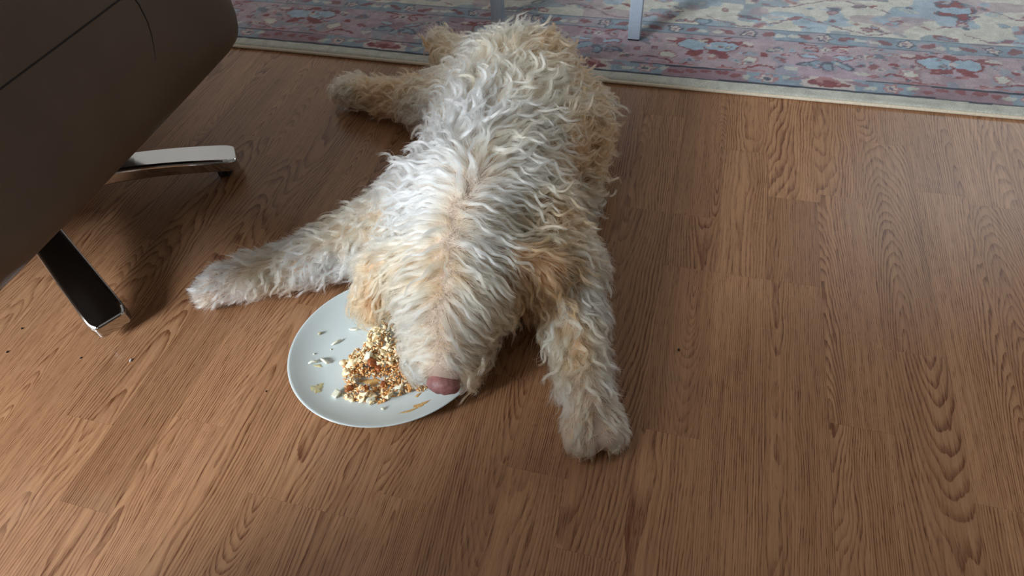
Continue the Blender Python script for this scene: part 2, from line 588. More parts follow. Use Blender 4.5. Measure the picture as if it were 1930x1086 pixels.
    # ---- dark outlines of the bands
    for vv, w, c, thr in ((.0285, .0026, NAVY, 0), (.066, .0020, NAVY, .30), (.186, .0014, TEAL, .25), (.226, .0014, TEAL, .2)):
        paint((np.abs(vl - vv) < w) & (vnoise(U * 7, V * 2, 41) >= thr * .9), c)
    # wool tone variation
    C *= (0.86 + .28 * vnoise(U * 90, V * 90, 51))[..., None]
    C *= (0.93 + .14 * vnoise(U * 5, V * 5, 52))[..., None]
    C = np.clip(C, 0, 1)
    Z = 0.0078 + (vnoise(U * 55, V * 55, 61) - .5) * .0012 + (vnoise(U * 4, V * 4, 62) - .5) * .002
    edge = np.clip(V / .006, 0, 1)
    Z = Z * (0.25 + .75 * np.sqrt(edge))
    wob = (vnoise(U * 2.2, U * 0 + 5, 71) - .5) * .008
    verts = np.stack([U, YE + V + wob, Z], -1).reshape(-1, 3)
    idx = np.arange(nx * ny).reshape(ny, nx)
    faces = np.stack([idx[:-1, :-1], idx[:-1, 1:], idx[1:, 1:], idx[1:, :-1]], -1).reshape(-1, 4)
    me = bpy.data.meshes.new('pile')
    me.vertices.add(len(verts)); me.vertices.foreach_set('co', verts.ravel())
    me.loops.add(faces.size); me.loops.foreach_set('vertex_index', faces.ravel())
    me.polygons.add(len(faces)); me.polygons.foreach_set('loop_start', np.arange(0, faces.size, 4))
    me.update(calc_edges=True)
    ca = me.color_attributes.new('weave', 'FLOAT_COLOR', 'POINT')
    ca.data.foreach_set('color', np.concatenate([C.reshape(-1, 3), np.ones((nx * ny, 1))], 1).ravel())
    k = NT('knotted_wool')
    at_ = k.n('ShaderNodeAttribute', attribute_name='weave')
    geo = k.n('ShaderNodeNewGeometry').outputs['Position']
    knots = k.noise(k.vmath('MULTIPLY', geo, (1, 1, 0.2)), 420, 2, 0.6)
    c = k.mix(1.0, at_.outputs['Color'], k.ramp(knots, [(0.3, (.80, .80, .80)), (0.7, (1.12, 1.12, 1.12))]), 'MULTIPLY')
    k.l(c, k.b.inputs['Base Color'])
    k.b.inputs['Roughness'].default_value = 0.85
    k.b.inputs['Sheen Weight'].default_value = 0.35
    k.b.inputs['Sheen Roughness'].default_value = 0.4
    k.bump(knots, 0.5, 0.002)
    root = empty('patterned_rug', (0, YE, 0))
    tag(root, 'oriental rug with pink, blue and cream floral border at the top of the picture', 'rug')
    pile = link_mesh('pile', me, k.m, None, None, True)
    pile.parent = root
    pile.matrix_parent_inverse = Matrix.Translation((0, -YE, 0))
    cord_m = simple_mat('ivory_cord', srgb(214, 200, 178), 0.8, var=0.12, scale=300, bump=0.4)
    cx = np.linspace(X0, X1, 120)
    cw = (vnoise(cx * 2.2, cx * 0 + 5, 71) - .5) * .008
    cp = [(float(x), float(YE - .0012 + w), .0036) for x, w in zip(cx, cw)]
    cd = tube('edge_cord', cp, .0034, cord_m, None, 7)
    cd.parent = root
    cd.matrix_parent_inverse = Matrix.Translation((0, -YE, 0))


build_rug()

# ------------------------------------------------------------------ leather swivel armchair


def leather():
    k = NT('taupe_leather')
    co = k.n('ShaderNodeNewGeometry').outputs['Position']
    v = k.n('ShaderNodeTexVoronoi'); v.inputs['Scale'].default_value = 420; k.l(co, v.inputs['Vector'])
    nz = k.noise(co, 6, 3, 0.6)
    k.l(k.ramp(nz, [(0.3, srgb(86, 68, 54)), (0.7, srgb(98, 79, 64))]), k.b.inputs['Base Color'])
    k.b.inputs['Roughness'].default_value = 0.48
    k.b.inputs['Specular IOR Level'].default_value = 0.4
    k.bump(v.outputs['Distance'], 0.18, 0.0006)
    return k.m


M_LEATHER = leather()
M_CHROME = simple_mat('polished_chrome', (0.62, 0.62, 0.62), 0.08, 1.0, var=0.03, scale=12)
M_BLACK = simple_mat('black_plastic', (0.015, 0.015, 0.016), 0.45)
M_THREAD = simple_mat('dark_seam', srgb(26, 19, 15), 0.7)


def cushion(name, x0, x1, y0, y1, z0, z1, r, puff, m, parent, org, seg=5):
    """a box with soft edges and slightly puffed faces"""
    bm = bmesh.new()
    add_box(bm, x0, x1, y0, y1, z0, z1)
    bmesh.ops.subdivide_edges(bm, edges=bm.edges[:], cuts=21, use_grid_fill=True)
    c = Vector(((x0 + x1) / 2, (y0 + y1) / 2, (z0 + z1) / 2))
    h = Vector(((x1 - x0) / 2, (y1 - y0) / 2, (z1 - z0) / 2))
    for v in bm.verts:
        p = v.co - c
        q = Vector((max(-h.x + r, min(h.x - r, p.x)), max(-h.y + r, min(h.y - r, p.y)), max(-h.z + r, min(h.z - r, p.z))))
        d = p - q
        # redistribute the rows near the rim along the arc
        if d.length > 1e-9:
            n = d.normalized()
            s = Vector((q.x / h.x, q.y / h.y, q.z / h.z))
            p = q + n * r
            ax = max(range(3), key=lambda i: abs(n[i]))
            o = [i for i in range(3) if i != ax]
            p = p + n * puff * (1 - s[o[0]] ** 2) * (1 - s[o[1]] ** 2)
        v.co = c + p - Vector(org)
    return from_bm(name, bm, m, parent, None, True)


def build_armchair():
    hub = (-1.0, 0.542, 0.0)
    root = empty('swivel_armchair', hub)
    tag(root, 'brown leather armchair on a chrome star base at the left edge', 'armchair')
    # five flat chrome legs
    for i in range(5):
        an = R(36 + 72 * i - 67 * 0) if i != 4 else R(-31)
        L = 0.335
        bm = bmesh.new()
        ts_ = [i / 14 for i in range(14)] + [.955, .975, .99, 1.0]
        rings = []
        for t in ts_:
            x = 0.035 + (L - 0.035) * t
            w = 0.021 + 0.006 * t + 0.007 * max(0, 1 - t * 3)
            if t > .93: w *= math.sqrt(max(0, 1 - .5 * ((t - .93) / .07) ** 2.5))
            top = 0.085 - 0.05 * t + 0.012 * math.sin(math.pi * t)
            th = 0.026 - 0.004 * t
            bv = 0.0035
            prof = [(-w, top - th), (w, top - th), (w, top - bv), (w - bv, top), (-w + bv, top), (-w, top - bv)]
            rings.append([bm.verts.new((x, a, b)) for a, b in prof])
        for a, b in zip(rings, rings[1:]):
            for q in range(6):
                bm.faces.new((a[q], a[(q + 1) % 6], b[(q + 1) % 6], b[q]))
        bm.faces.new(list(reversed(rings[0]))); bm.faces.new(rings[-1])
        leg = from_bm('leg', bm, M_CHROME, root)
        leg.rotation_euler = (0, 0, an)
        bv = leg.modifiers.new('bevel', 'BEVEL'); bv.width = 0.003; bv.segments = 2; bv.limit_method = 'ANGLE'
        gb = bmesh.new()
        bmesh.ops.create_cone(gb, cap_ends=True, segments=16, radius1=0.013, radius2=0.011, depth=0.012)
        bmesh.ops.translate(gb, vec=(L - 0.03, 0, 0.0065), verts=gb.verts)
        gl = from_bm('glide', gb, M_BLACK, leg)
    # column
    bm = bmesh.new()
    bmesh.ops.create_cone(bm, cap_ends=True, segments=32, radius1=0.05, radius2=0.045, depth=0.07)
    bmesh.ops.translate(bm, vec=(0, 0, 0.075), verts=bm.verts)
    from_bm('hub', bm, M_CHROME, root, None, False)
    bm = bmesh.new()
    bmesh.ops.create_cone(bm, cap_ends=True, segments=32, radius1=0.032, radius2=0.032, depth=0.13)
    bmesh.ops.translate(bm, vec=(0, 0, 0.165), verts=bm.verts)
    from_bm('column', bm, M_BLACK, root, None, False)
    # upholstery
    side = cushion('side_panel', -0.85, -0.666, 0.18, 0.835, 0.195, 0.475, 0.055, 0.004, M_LEATHER, root, hub)
    cushion('side_panel', -1.345, -1.16, 0.18, 0.835, 0.195, 0.475, 0.055, 0.004, M_LEATHER, root, hub)
    cushion('seat_body', -1.17, -0.84, 0.19, 0.83, 0.215, 0.385, 0.04, 0.003, M_LEATHER, root, hub)
    cushion('seat_cushion', -1.155, -0.855, 0.17, 0.70, 0.37, 0.455, 0.035, 0.012, M_LEATHER, root, hub)
    cushion('backrest', -1.19, -0.82, 0.66, 0.85, 0.36, 0.98, 0.07, 0.02, M_LEATHER, root, hub)

    bm = bmesh.new()
    add_box(bm, -1.30 - hub[0], -0.735 - hub[0], 0.245 - hub[1], 0.77 - hub[1], 0.1885, 0.197)
    from_bm('underside', bm, M_BLACK, root)

    def face_x(y, z):
        sy = max(-1, min(1, (y - .5075) / .3275)); sz = max(-1, min(1, (z - .335) / .14))
        return -0.666 + 0.004 * (1 - sy * sy) * (1 - sz * sz)
    pts = [(y, .380 - .007 * (y - .2) / .4) for y in np.linspace(.235, .63, 24)]
    tube('seam', [(face_x(y, z) + .0001 - hub[0], y - hub[1], z) for y, z in pts], .0011, M_THREAD, side, 6)
    pts = [(.63, .373), (.6345, .355), (.634, .333), (.630, .318), (.624, .304), (.616, .290)]
    tube('seam', [(face_x(y, z) - .0002 - hub[0], y - hub[1], z) for y, z in pts], [.0011, .0011, .001, .0009, .0007, .0004], M_THREAD, side, 6)
    return root


build_armchair()


def build_shade_sofa():
    """unseen leather seat added behind the camera to shade the near floor"""
    org = (0.25, -0.65, 0)
    root = empty('shade_sofa', org)
    tag(root, 'unseen brown leather seat added behind the viewer to shade the near floor', 'shade_sofa')
    cushion('base', -0.55, 1.05, -1.15, -0.22, 0.06, 0.27, 0.04, 0.0, M_LEATHER, root, org)
    for x0, x1 in ((-0.70, -0.52), (1.02, 1.20)):
        cushion('armrest', x0, x1, -1.18, -0.16, 0.06, 0.73, 0.06, 0.004, M_LEATHER, root, org)  # added out of view, tall enough to block daylight from the near floor
    for x0, x1 in ((-0.52, 0.245), (0.255, 1.02)):
        cushion('seat_cushion', x0, x1, -1.0, -0.20, 0.265, 0.42, 0.05, 0.015, M_LEATHER, root, org)
        cushion('back_cushion', x0, x1, -1.12, -0.90, 0.40, 0.86, 0.07, 0.02, M_LEATHER, root, org)
    cushion('backrest', -0.6, 1.1, -1.26, -1.10, 0.06, 0.82, 0.05, 0.0, M_LEATHER, root, org)
    for sx in (-0.58, 1.08):
        for sy in (-1.1, -0.28):
            bm = bmesh.new()
            bmesh.ops.create_cone(bm, cap_ends=True, segments=16, radius1=.018, radius2=.024, depth=.066)
            bmesh.ops.translate(bm, vec=(sx - org[0], sy - org[1], .033), verts=bm.verts)
            from_bm('foot', bm, M_BLACK, root)


build_shade_sofa()

# ------------------------------------------------------------------ little table with flat silver legs
M_SILVER = simple_mat('brushed_silver', srgb(178, 192, 208), 0.45, 0.25, var=0.05, scale=80)
M_TOP = simple_mat('dark_table_top', srgb(70, 52, 40), 0.5, var=0.1, scale=30)


def build_table():
    cx, cy = -0.252, 1.395
    root = empty('side_table', (cx, cy, 0.0098))
    tag(root, 'small table with flat silver metal legs standing on the rug', 'table')
    hx, hy, H = 0.144, 0.138, 0.45
    for sx in (-1, 1):
        for sy in (-1, 1):
            bm = bmesh.new()
            add_box(bm, sx * hx - .0122, sx * hx + .0122, sy * hy - .011, sy * hy + .011, 0.002, H, 0.0015)
            lg = from_bm('leg', bm, M_SILVER, root)
            bm = bmesh.new()
            add_box(bm, sx * hx - .0115, sx * hx + .0115, sy * hy - .0105, sy * hy + .0105, 0.0, 0.0025)
            from_bm('foot_pad', bm, M_BLACK, lg)
    bm = bmesh.new()
    add_box(bm, -hx - .02, hx + .02, -hy - .02, hy + .02, H, H + .022, 0.003)
    from_bm('table_top', bm, M_TOP, root)


build_table()

# ------------------------------------------------------------------ oval plate
PC = Vector((-0.3195, 0.4216, 0.0))
PANG = math.atan2(.4228, .9062)
PA, PB = 0.134, 0.1197
PROFILE = [(0.0, .0075), (.50, .0078), (.66, .0088), (.76, .0108), (.86, .0152), (.93, .0192), (.975, .0222), (.992, .0230),
           (1.0, .0222), (.992, .0205), (.95, .0168), (.86, .0108), (.74, .0052), (.66, .0030), (.64, .0002), (.60, .0002), (.585, .0026), (0.0, .003)]


def plate_z(rho):
    xs = [p[0] for p in PROFILE[:8]]; zs = [p[1] for p in PROFILE[:8]]
    return float(np.interp(rho, xs, zs))


def on_plate(px, py, lift=0.0):
    """where the photo's pixel meets the upper surface of the plate"""
    z = 0.010
    for _ in range(4):
        p = at(px, py, z + lift)
        d = p - PC
        c, s = math.cos(PANG), math.sin(PANG)
        rho = math.hypot((d.x * c + d.y * s) / PA, (-d.x * s + d.y * c) / PB)
        z = plate_z(min(rho, .99))
    return Vector((p.x, p.y, z + lift)), rho


M_CERAMIC = simple_mat('white_glazed_ceramic', srgb(206, 215, 215), 0.12, var=0.015, scale=20, coat=0.3)


def build_plate():
    n = 96
    verts, faces = [], []
    rows = []
    for rho, z in PROFILE:
        if rho == 0:
            rows.append([len(verts)]); verts.append((0, 0, z)); continue
        row = []
        for k in range(n):
            a = 2 * math.pi * k / n
            row.append(len(verts)); verts.append((PA * rho * math.cos(a), PB * rho * math.sin(a), z))
        rows.append(row)
    for a, b in zip(rows, rows[1:]):
        for k in range(n):
            k2 = (k + 1) % n
            if len(a) == 1: faces.append((a[0], b[k2], b[k]) if False else (a[0], b[k], b[k2]))
            elif len(b) == 1: faces.append((a[k], b[0], a[k2]))
            else: faces.append((a[k], b[k], b[k2], a[k2]))
    o = from_np('dinner_plate', verts, faces, M_CERAMIC, None, (PC.x, PC.y, 0))
    o.rotation_euler = (0, 0, PANG)
    tag(o, 'oval off-white ceramic plate on the floor under the dog\'s muzzle', 'plate')


build_plate()

# ------------------------------------------------------------------ food on the plate


def food_mat(name, c0, c1, rough=0.45, sss=0.25):
    k = NT(name)
    geo = k.n('ShaderNodeNewGeometry').outputs['Position']
    nz = k.noise(geo, 260, 3, 0.6)
    k.l(k.ramp(nz, [(0.32, c0), (0.68, c1)]), k.b.inputs['Base Color'])
    k.b.inputs['Roughness'].default_value = rough
    k.b.inputs['Subsurface Weight'].default_value = sss
    k.b.inputs['Subsurface Radius'].default_value = (0.003, 0.002, 0.001)
    k.b.inputs['Subsurface Scale'].default_value = 1.0
    k.bump(nz, 0.3, 0.001)
    return k.m


M_RICE = food_mat('stained_rice', srgb(200, 122, 58), srgb(238, 190, 124))
M_RICE_W = food_mat('pale_rice', srgb(236, 208, 158), srgb(250, 236, 204))
M_EGG = food_mat('boiled_egg_crumb', srgb(244, 214, 160), srgb(253, 238, 208))
M_CURD = food_mat('white_curd', srgb(226, 224, 200), srgb(244, 242, 226))
M_SAUCE = food_mat('brown_sauce', srgb(120, 58, 28), srgb(172, 96, 48), 0.25, 0.1)
M_SMEAR = food_mat('thin_sauce_film', srgb(196, 146, 84), srgb(214, 178, 118), 0.25, 0.1)
M_YOLK = food_mat('dried_yolk_film', srgb(200, 186, 130), srgb(212, 206, 170), 0.4, 0.1)


def lump_arrays(rx, ry, rz, seed, sub=1, rough=0.25):
    bm = bmesh.new()
    bmesh.ops.create_icosphere(bm, subdivisions=sub, radius=1.0)
    rg = random.Random(seed)
    ph = [rg.uniform(0, 6.28) for _ in range(6)]
    V = []
    for v in bm.verts:
        p = v.co
        f = 1 + rough * (math.sin(3 * p.x + ph[0]) * math.sin(3 * p.y + ph[1]) + .6 * math.sin(5 * p.z + ph[2] + 3 * p.x)) + rg.uniform(-1, 1) * rough * .35
        V.append((p.x * rx * f, p.y * ry * f, p.z * rz * f))
    Fc = [tuple(v.index for v in f.verts) for f in bm.faces]
    bm.free()
    return np.array(V), Fc


def rot_any(rg, flat=1.0):
    return Matrix.Rotation(rg.uniform(0, 6.28), 3, 'Z') @ Matrix.Rotation(rg.uniform(-.7, .7) * flat, 3, 'X') @ Matrix.Rotation(rg.uniform(-.5, .5) * flat, 3, 'Y')


def in_poly(x, y, poly):
    c = False
    j = len(poly) - 1
    for i in range(len(poly)):
        xi, yi = poly[i]; xj, yj = poly[j]
        if (yi > y) != (yj > y) and x < (xj - xi) * (y - yi) / (yj - yi) + xi: c = not c
        j = i
    return c


PILE = [(716, 588), (736, 592), (748, 640), (775, 668), (795, 700), (806, 724), (800, 733), (772, 738), (745, 748), (715, 758), (690, 758),
        (662, 752), (640, 744), (650, 728), (648, 708), (645, 690), (658, 672), (684, 655), (694, 632), (702, 606)]
HOLE = [(672, 716), (690, 712), (722, 712), (728, 722), (700, 728), (676, 730)]


def build_food():
    rg = random.Random(21)

    def joined(name, groups, label, cat):
        """many small pieces nobody could count: one mesh"""
        V, Fc, mi = [], [], []
        n0 = 0
        for k, (spec, m) in enumerate(groups):
            for (v, f, mat3, loc) in spec:
                vv = v @ np.array(mat3).T + np.array(loc)
                V.append(vv); Fc += [tuple(i + n0 for i in q) for q in f]; n0 += len(vv); mi += [k] * len(f)
        o = from_np(name, np.concatenate(V), Fc, groups[0][1])
        for _, m in groups[1:]: o.data.materials.append(m)
        o.data.polygons.foreach_set('material_index', mi)
        o.data.polygons.foreach_set('use_smooth', [q != 2 for q in mi])
        tag(o, label, cat, kind='stuff')
        return o
    grains = [lump_arrays(.0034, .0012, .0011, s, 1, .06) for s in range(5)]
    crumbs = [lump_arrays(.0030, .0023, .0017, s, 1, .50) for s in range(8)]

    def spots(n, dens):
        out = []
        while len(out) < n:
            x, y = rg.uniform(640, 808), rg.uniform(586, 760)
            if not in_poly(x, y, PILE) or in_poly(x, y, HOLE): continue
            if rg.random() > dens(x, y): continue
            p, rho = on_plate(x, y, 0.004)
            out.append((p, x, y))
        return out
    # heap height: a low mound along the middle of the pile
    def heap(x, y):
        ax = [(725, 600, 24), (715, 650, 26), (690, 685, 34), (740, 690, 40), (760, 712, 30), (690, 742, 18), (740, 738, 20), (665, 715, 16)]
        return .011 * max(max(0, 1 - (math.hypot(x - a, y - b) / (r * 1.35)) ** 2) for a, b, r in ax)
    stained, pale, egg = [], [], []
    for p, x, y in spots(900, lambda x, y: .35 + .65 * (y > 655)):
        z = plate_z(.5) + .0012 + heap(x, y) * rg.uniform(.25, 1)
        stained.append((*grains[rg.randrange(5)], rot_any(rg), (p.x, p.y, z)))
    for p, x, y in spots(330, lambda x, y: 1.0 if y < 690 else .4):
        z = plate_z(.5) + .0012 + heap(x, y) * rg.uniform(.4, 1.05)
        pale.append((*grains[rg.randrange(5)], rot_any(rg), (p.x, p.y, z)))
    for p, x, y in spots(190, lambda x, y: 1.0 if (y < 690 or (x < 680 and y < 725) or y > 745) else .15):
        z = plate_z(.5) + .0014 + heap(x, y) * rg.uniform(.5, 1.1)
        s = rg.choice((.6, .8, 1.0, 1.3, 1.8))
        v, f = crumbs[rg.randrange(8)]
        egg.append((v * s, f, rot_any(rg), (p.x, p.y, z)))
    joined('rice_heap', [(stained, M_RICE), (pale, M_RICE_W), (egg, M_EGG)], 'heap of orange sauced rice and crumbled egg on the plate', 'rice')

    # single chunks that can be picked out
    def chunk(name, px, py, s, m, label, cat, group, seed, cube=False, hz=.006):
        p, rho = on_plate(px, py, 0.0)
        if cube:
            bm = bmesh.new()
            add_box(bm, -s, s, -s * .75, s * .75, -s * .6, s * .6, s * .22, 2)
            r0 = random.Random(seed)
            for v in bm.verts: v.co += Vector((r0.uniform(-1, 1), r0.uniform(-1, 1), r0.uniform(-1, 1))) * s * .10
            o = from_bm(name, bm, m, None, None, True)
        else:
            v, f = lump_arrays(s, s * .75, s * .55, seed, 2, .22)
            o = from_np(name, v, f, m)
        o.location = (p.x, p.y, p.z + hz)
        o.rotation_euler = (rg.uniform(-.35, .35), rg.uniform(-.35, .35), rg.uniform(0, 6.28))
        tag(o, label, cat, group)
    G = 'pieces of egg white on the plate'
    chunk('egg_piece', 635, 745, .0052, M_CURD, 'square white egg piece at the lower left tip of the rice heap', 'egg', G, 1, True, .0036)
    chunk('egg_piece', 699, 682, .0055, M_CURD, 'white egg cube in the middle of the rice heap', 'egg', G, 2, True, .013)
    chunk('egg_piece', 700, 755, .0058, M_CURD, 'white egg piece at the lowest edge of the rice heap', 'egg', G, 3, True, .004)
    chunk('egg_piece', 752, 738, .0055, M_CURD, 'white egg piece lying in rice just left of the nose', 'egg', G, 4, True, .006)
    chunk('egg_piece', 648, 688, .0056, M_EGG, 'yellowish egg lump on the left side of the rice heap', 'egg', G, 5, False, .006)
    chunk('egg_piece', 655, 708, .0070, M_EGG, 'large pale egg lump above the sauce chunk at the left', 'egg', G, 6, False, .007)
    chunk('egg_piece', 668, 690, .0070, M_EGG, 'broad pale egg lump in the upper left of the heap', 'egg', G, 7, False, .009)
    chunk('egg_piece', 664, 757, .0038, M_EGG, 'small crumbly egg bit below the sauce chunk', 'egg', G, 8, False, .003)
    chunk('egg_piece', 786, 724, .0036, M_EGG, 'small egg bit touching the fur left of the nose', 'egg', G, 9, False, .003)
    chunk('egg_piece', 722, 772, .0024, M_CURD, 'tiny egg sliver on bare plate below the heap', 'egg', G, 10, False, .002)
    chunk('egg_piece', 603, 630, .0026, M_YOLK, 'tiny yolk crumb near the upper left rim', 'egg', G, 11, False, .002)
    G = 'chunks of brown sauced meat'
    chunk('meat_chunk', 704, 691, .0075, M_SAUCE, 'largest brown sauced chunk in the middle of the rice', 'meat', G, 21, False, .011)
    chunk('meat_chunk', 716, 702, .0056, M_SAUCE, 'brown sauced chunk right beside the largest one', 'meat', G, 22, False, .010)
    chunk('meat_chunk', 660, 737, .0058, M_SAUCE, 'brown sauced chunk beside the square egg piece', 'meat', G, 23, False, .006)
    chunk('meat_chunk', 692, 736, .0044, M_SAUCE, 'small brown sauced chunk below the bare gap in the rice', 'meat', G, 24, False, .006)
    chunk('meat_chunk', 725, 730, .0048, M_SAUCE, 'brown sauced chunk at the lower right of the rice', 'meat', G, 25, False, .008)
    # curled white shreds left of the heap
    G = 'white shreds on the bare side of the plate'
    for (pts, w, lab) in (([(659, 622), (665, 625), (674, 624), (681, 621)], .0018, 'curled white shred beside the fur at the top of the plate'),
                          ([(625, 652), (632, 650), (638, 646), (644, 642)], .0016, 'slim white shred in the middle of the bare plate'),
                          ([(605, 678), (611, 682), (617, 687), (622, 686)], .0020, 'curved white shred at the left of the plate'),
                          ([(582, 687), (589, 685), (595, 684), (600, 685)], .0018, 'pale crumbly shred nearest the left rim of the plate')):
        P = []
        for i, q in enumerate(pts):
            p, _ = on_plate(*q)
            P.append(p + Vector((0, 0, .0022 + .0022 * math.sin(math.pi * i / 3))))
        o = tube('egg_shred', P, [w * .5, w, w, w * .45], M_CURD, None, 7)
        tag(o, lab, 'egg', G)
    for (px, py, lab) in ((624, 660, 'white speck below the slim shred'), (592, 668, 'white speck above the pale crumbly shred')):
        chunk('egg_shred', px, py, .0013, M_CURD, lab, 'egg', G, int(px), False, .001)

    # thin films of sauce on the glaze
    def smear(px, py, a, b, ang, m, label, seed):
        p, rho = on_plate(px, py)
        r0 = random.Random(seed)
        n = 40
        ph = [r0.uniform(0, 6.28) for _ in range(3)]
        verts = []; faces = []
        for ring, (rr, h) in enumerate(((0, .0007), (.5, .0006), (.85, .0004), (1, .0))):
            for k in range(n if rr else 1):
                t = 2 * math.pi * k / n
                f = 1 + .22 * math.sin(3 * t + ph[0]) + .16 * math.sin(7 * t + ph[1]) + .10 * math.sin(13 * t + ph[2])
                x, y = a * rr * f * math.cos(t), b * rr * f * math.sin(t)
                X = x * math.cos(ang) - y * math.sin(ang); Y = x * math.sin(ang) + y * math.cos(ang)
                d = p + Vector((X, Y, 0)) - PC
                c, s = math.cos(PANG), math.sin(PANG)
                rho = math.hypot((d.x * c + d.y * s) / PA, (-d.x * s + d.y * c) / PB)
                verts.append((X, Y, plate_z(rho) - p.z + h + .00015))
        for k in range(n): faces.append((0, 1 + k, 1 + (k + 1) % n))
        for q in range(2):
            for k in range(n):
                a0 = 1 + q * n + k; a1 = 1 + q * n + (k + 1) % n
                faces.append((a0, a0 + n, a1 + n, a1))
        o = from_np('sauce_smear', verts, faces, m, None, p)
        tag(o, label, 'smear')
    smear(793, 763, .0105, .0032, R(38), M_SMEAR, 'brownish sauce smear on the plate below the nose', 1)
    smear(770, 775, .011, .0016, R(30), M_SMEAR, 'faint streak of sauce at the lower rim of the plate', 2)
    smear(788, 745, .0045, .0018, R(60), M_SMEAR, 'short streak of sauce between heap and nose', 3)
    smear(598, 732, .008, .0065, R(70), M_YOLK, 'dried yellow smear left of the heap near the rim', 4)
    smear(600, 690, .005, .0022, R(10), M_YOLK, 'faint yellow film under the pale shred', 5)
    smear(700, 720, .013, .005, R(10), M_SMEAR, 'thin film of sauce in the gap inside the rice', 6)


build_food()

# ------------------------------------------------------------------ crumbs on the floor
M_CRUMB_D = simple_mat('dark_crumb', (0.012, 0.01, 0.008), 0.8)
M_CRUMB_W = simple_mat('white_crumb', (0.75, 0.75, 0.75), 0.6)
for (px, py, s, m_, lab) in ((1279, 660, .0022, M_CRUMB_D, 'tiny dark crumb on the bare floor right of the dog'),
                             (247, 680, .0024, M_CRUMB_W, 'tiny white crumb on the floor below the chrome leg'),
                             (42, 620, .0018, M_CRUMB_D, 'tiny dark crumb near the left edge by the armchair'),
                             (14, 664, .0018, M_CRUMB_D, 'tiny dark crumb at the left edge of the picture'),
                             (153, 675, .0014, M_CRUMB_D, 'tiny dark speck left of the white crumb'),
                             (502, 738, .0013, M_CRUMB_D, 'tiny dark speck on the floor left of the plate')):
    v_, f_ = lump_arrays(s * .7, s * 1.2, s * .55, px, 1, .3)
    p_ = at(px, py, 0)
    tag(from_np('crumb', v_, f_, m_, None, (p_.x, p_.y, s * .5)), lab, 'crumb', 'crumbs on the floor')

# ------------------------------------------------------------------ the dog
# flesh: a smooth union of ellipsoids and tapered limbs (one continuous surface), coat grown on it
E_, C_ = 'e', 'c'
DOG = [
    # kind, region, data
    (E_, 'hip', (-0.258, .885, .105), (.092, .105, .088)),
    (E_, 'torso', (-0.240, .765, .110), (.108, .150, .092)),
    (E_, 'torso', (-0.238, .635, .108), (.102, .125, .095)),
    (C_, 'neck', (-0.237, .590, .130), .072, (-0.230, .500, .128), .058),
    (E_, 'head', (-0.230, .474, .112), (.076, .068, .057)),
    (C_, 'muzzle', (-0.2265, .440, .088), .046, (-0.2225, .394, .054), .0225),
    (C_, 'cheek', (-0.228, .447, .073), .054, (-0.2245, .410, .047), .036),
    (C_, 'cheek', (-0.252, .432, .062), .034, (-0.250, .400, .044), .023),
    # ears, hanging
    (C_, 'ear_l', (-0.160, .500, .136), .018, (-0.130, .512, .116), .024),
    (C_, 'ear_l', (-0.130, .512, .116), .024, (-0.130, .496, .066), .017),
    (C_, 'ear_r', (-0.294, .486, .130), .016, (-0.336, .476, .106), .021),
    (C_, 'ear_r', (-0.336, .476, .106), .021, (-0.349, .450, .064), .015),
    # foreleg stretched out to the side
    (C_, 'leg_a', (-0.310, .605, .100), .066, (-0.385, .576, .062), .048),
    (C_, 'leg_a', (-0.385, .576, .062), .046, (-0.480, .524, .042), .030),
    (C_, 'leg_a', (-0.480, .524, .042), .030, (-0.555, .484, .034), .022),
    (C_, 'paw_a', (-0.555, .484, .032), .023, (-0.592, .469, .028), .027),
    # foreleg stretched out to the camera
    (C_, 'leg_b', (-0.165, .600, .095), .058, (-0.112, .555, .070), .046),
    (C_, 'leg_b', (-0.112, .555, .070), .044, (-0.086, .485, .046), .031),
    (C_, 'leg_b', (-0.086, .485, .046), .031, (-0.056, .412, .035), .023),
    (C_, 'paw_b', (-0.056, .412, .032), .024, (-0.045, .389, .027), .025),
    # hind leg to the left
    (C_, 'hind_a', (-0.320, .890, .085), .066, (-0.420, .908, .052), .044),
    (C_, 'hind_a', (-0.420, .908, .052), .042, (-0.520, .932, .036), .026),
    (C_, 'hind_a', (-0.520, .932, .034), .025, (-0.608, .952, .028), .023),
    # haunch on the right
    (E_, 'haunch', (-0.165, .845, .075), (.055, .085, .066)),
    (C_, 'haunch', (-0.140, .790, .045), .036, (-0.130, .730, .030), .026),
    # tail behind
    (C_, 'tail', (-0.320, .965, .110), .030, (-0.415, 1.015, .085), .018),
    (C_, 'tail', (-0.415, 1.015, .085), .018, (-0.448, 1.045, .098), .012),
]
# toes
for base, d, w in (((-0.604, .464, .022), (-.91, .41), .0125), ((-0.037, .367, .021), (.40, -.92), .0135)):
    reg = 'paw_a' if base[0] < -.3 else 'paw_b'
    px_, py_ = -d[1], d[0]
    for q in (-1.6, -.74, .74, 1.6):
        ex = .011 - .005 * abs(q)
        c0 = (base[0] + px_ * q * w * 1.05, base[1] + py_ * q * w * 1.05, base[2])
        DOG.append((C_, reg, c0, .0125, (c0[0] + d[0] * (.012 + ex), c0[1] + d[1] * (.012 + ex), .018), .0110))
REGS = sorted({d[1] for d in DOG})


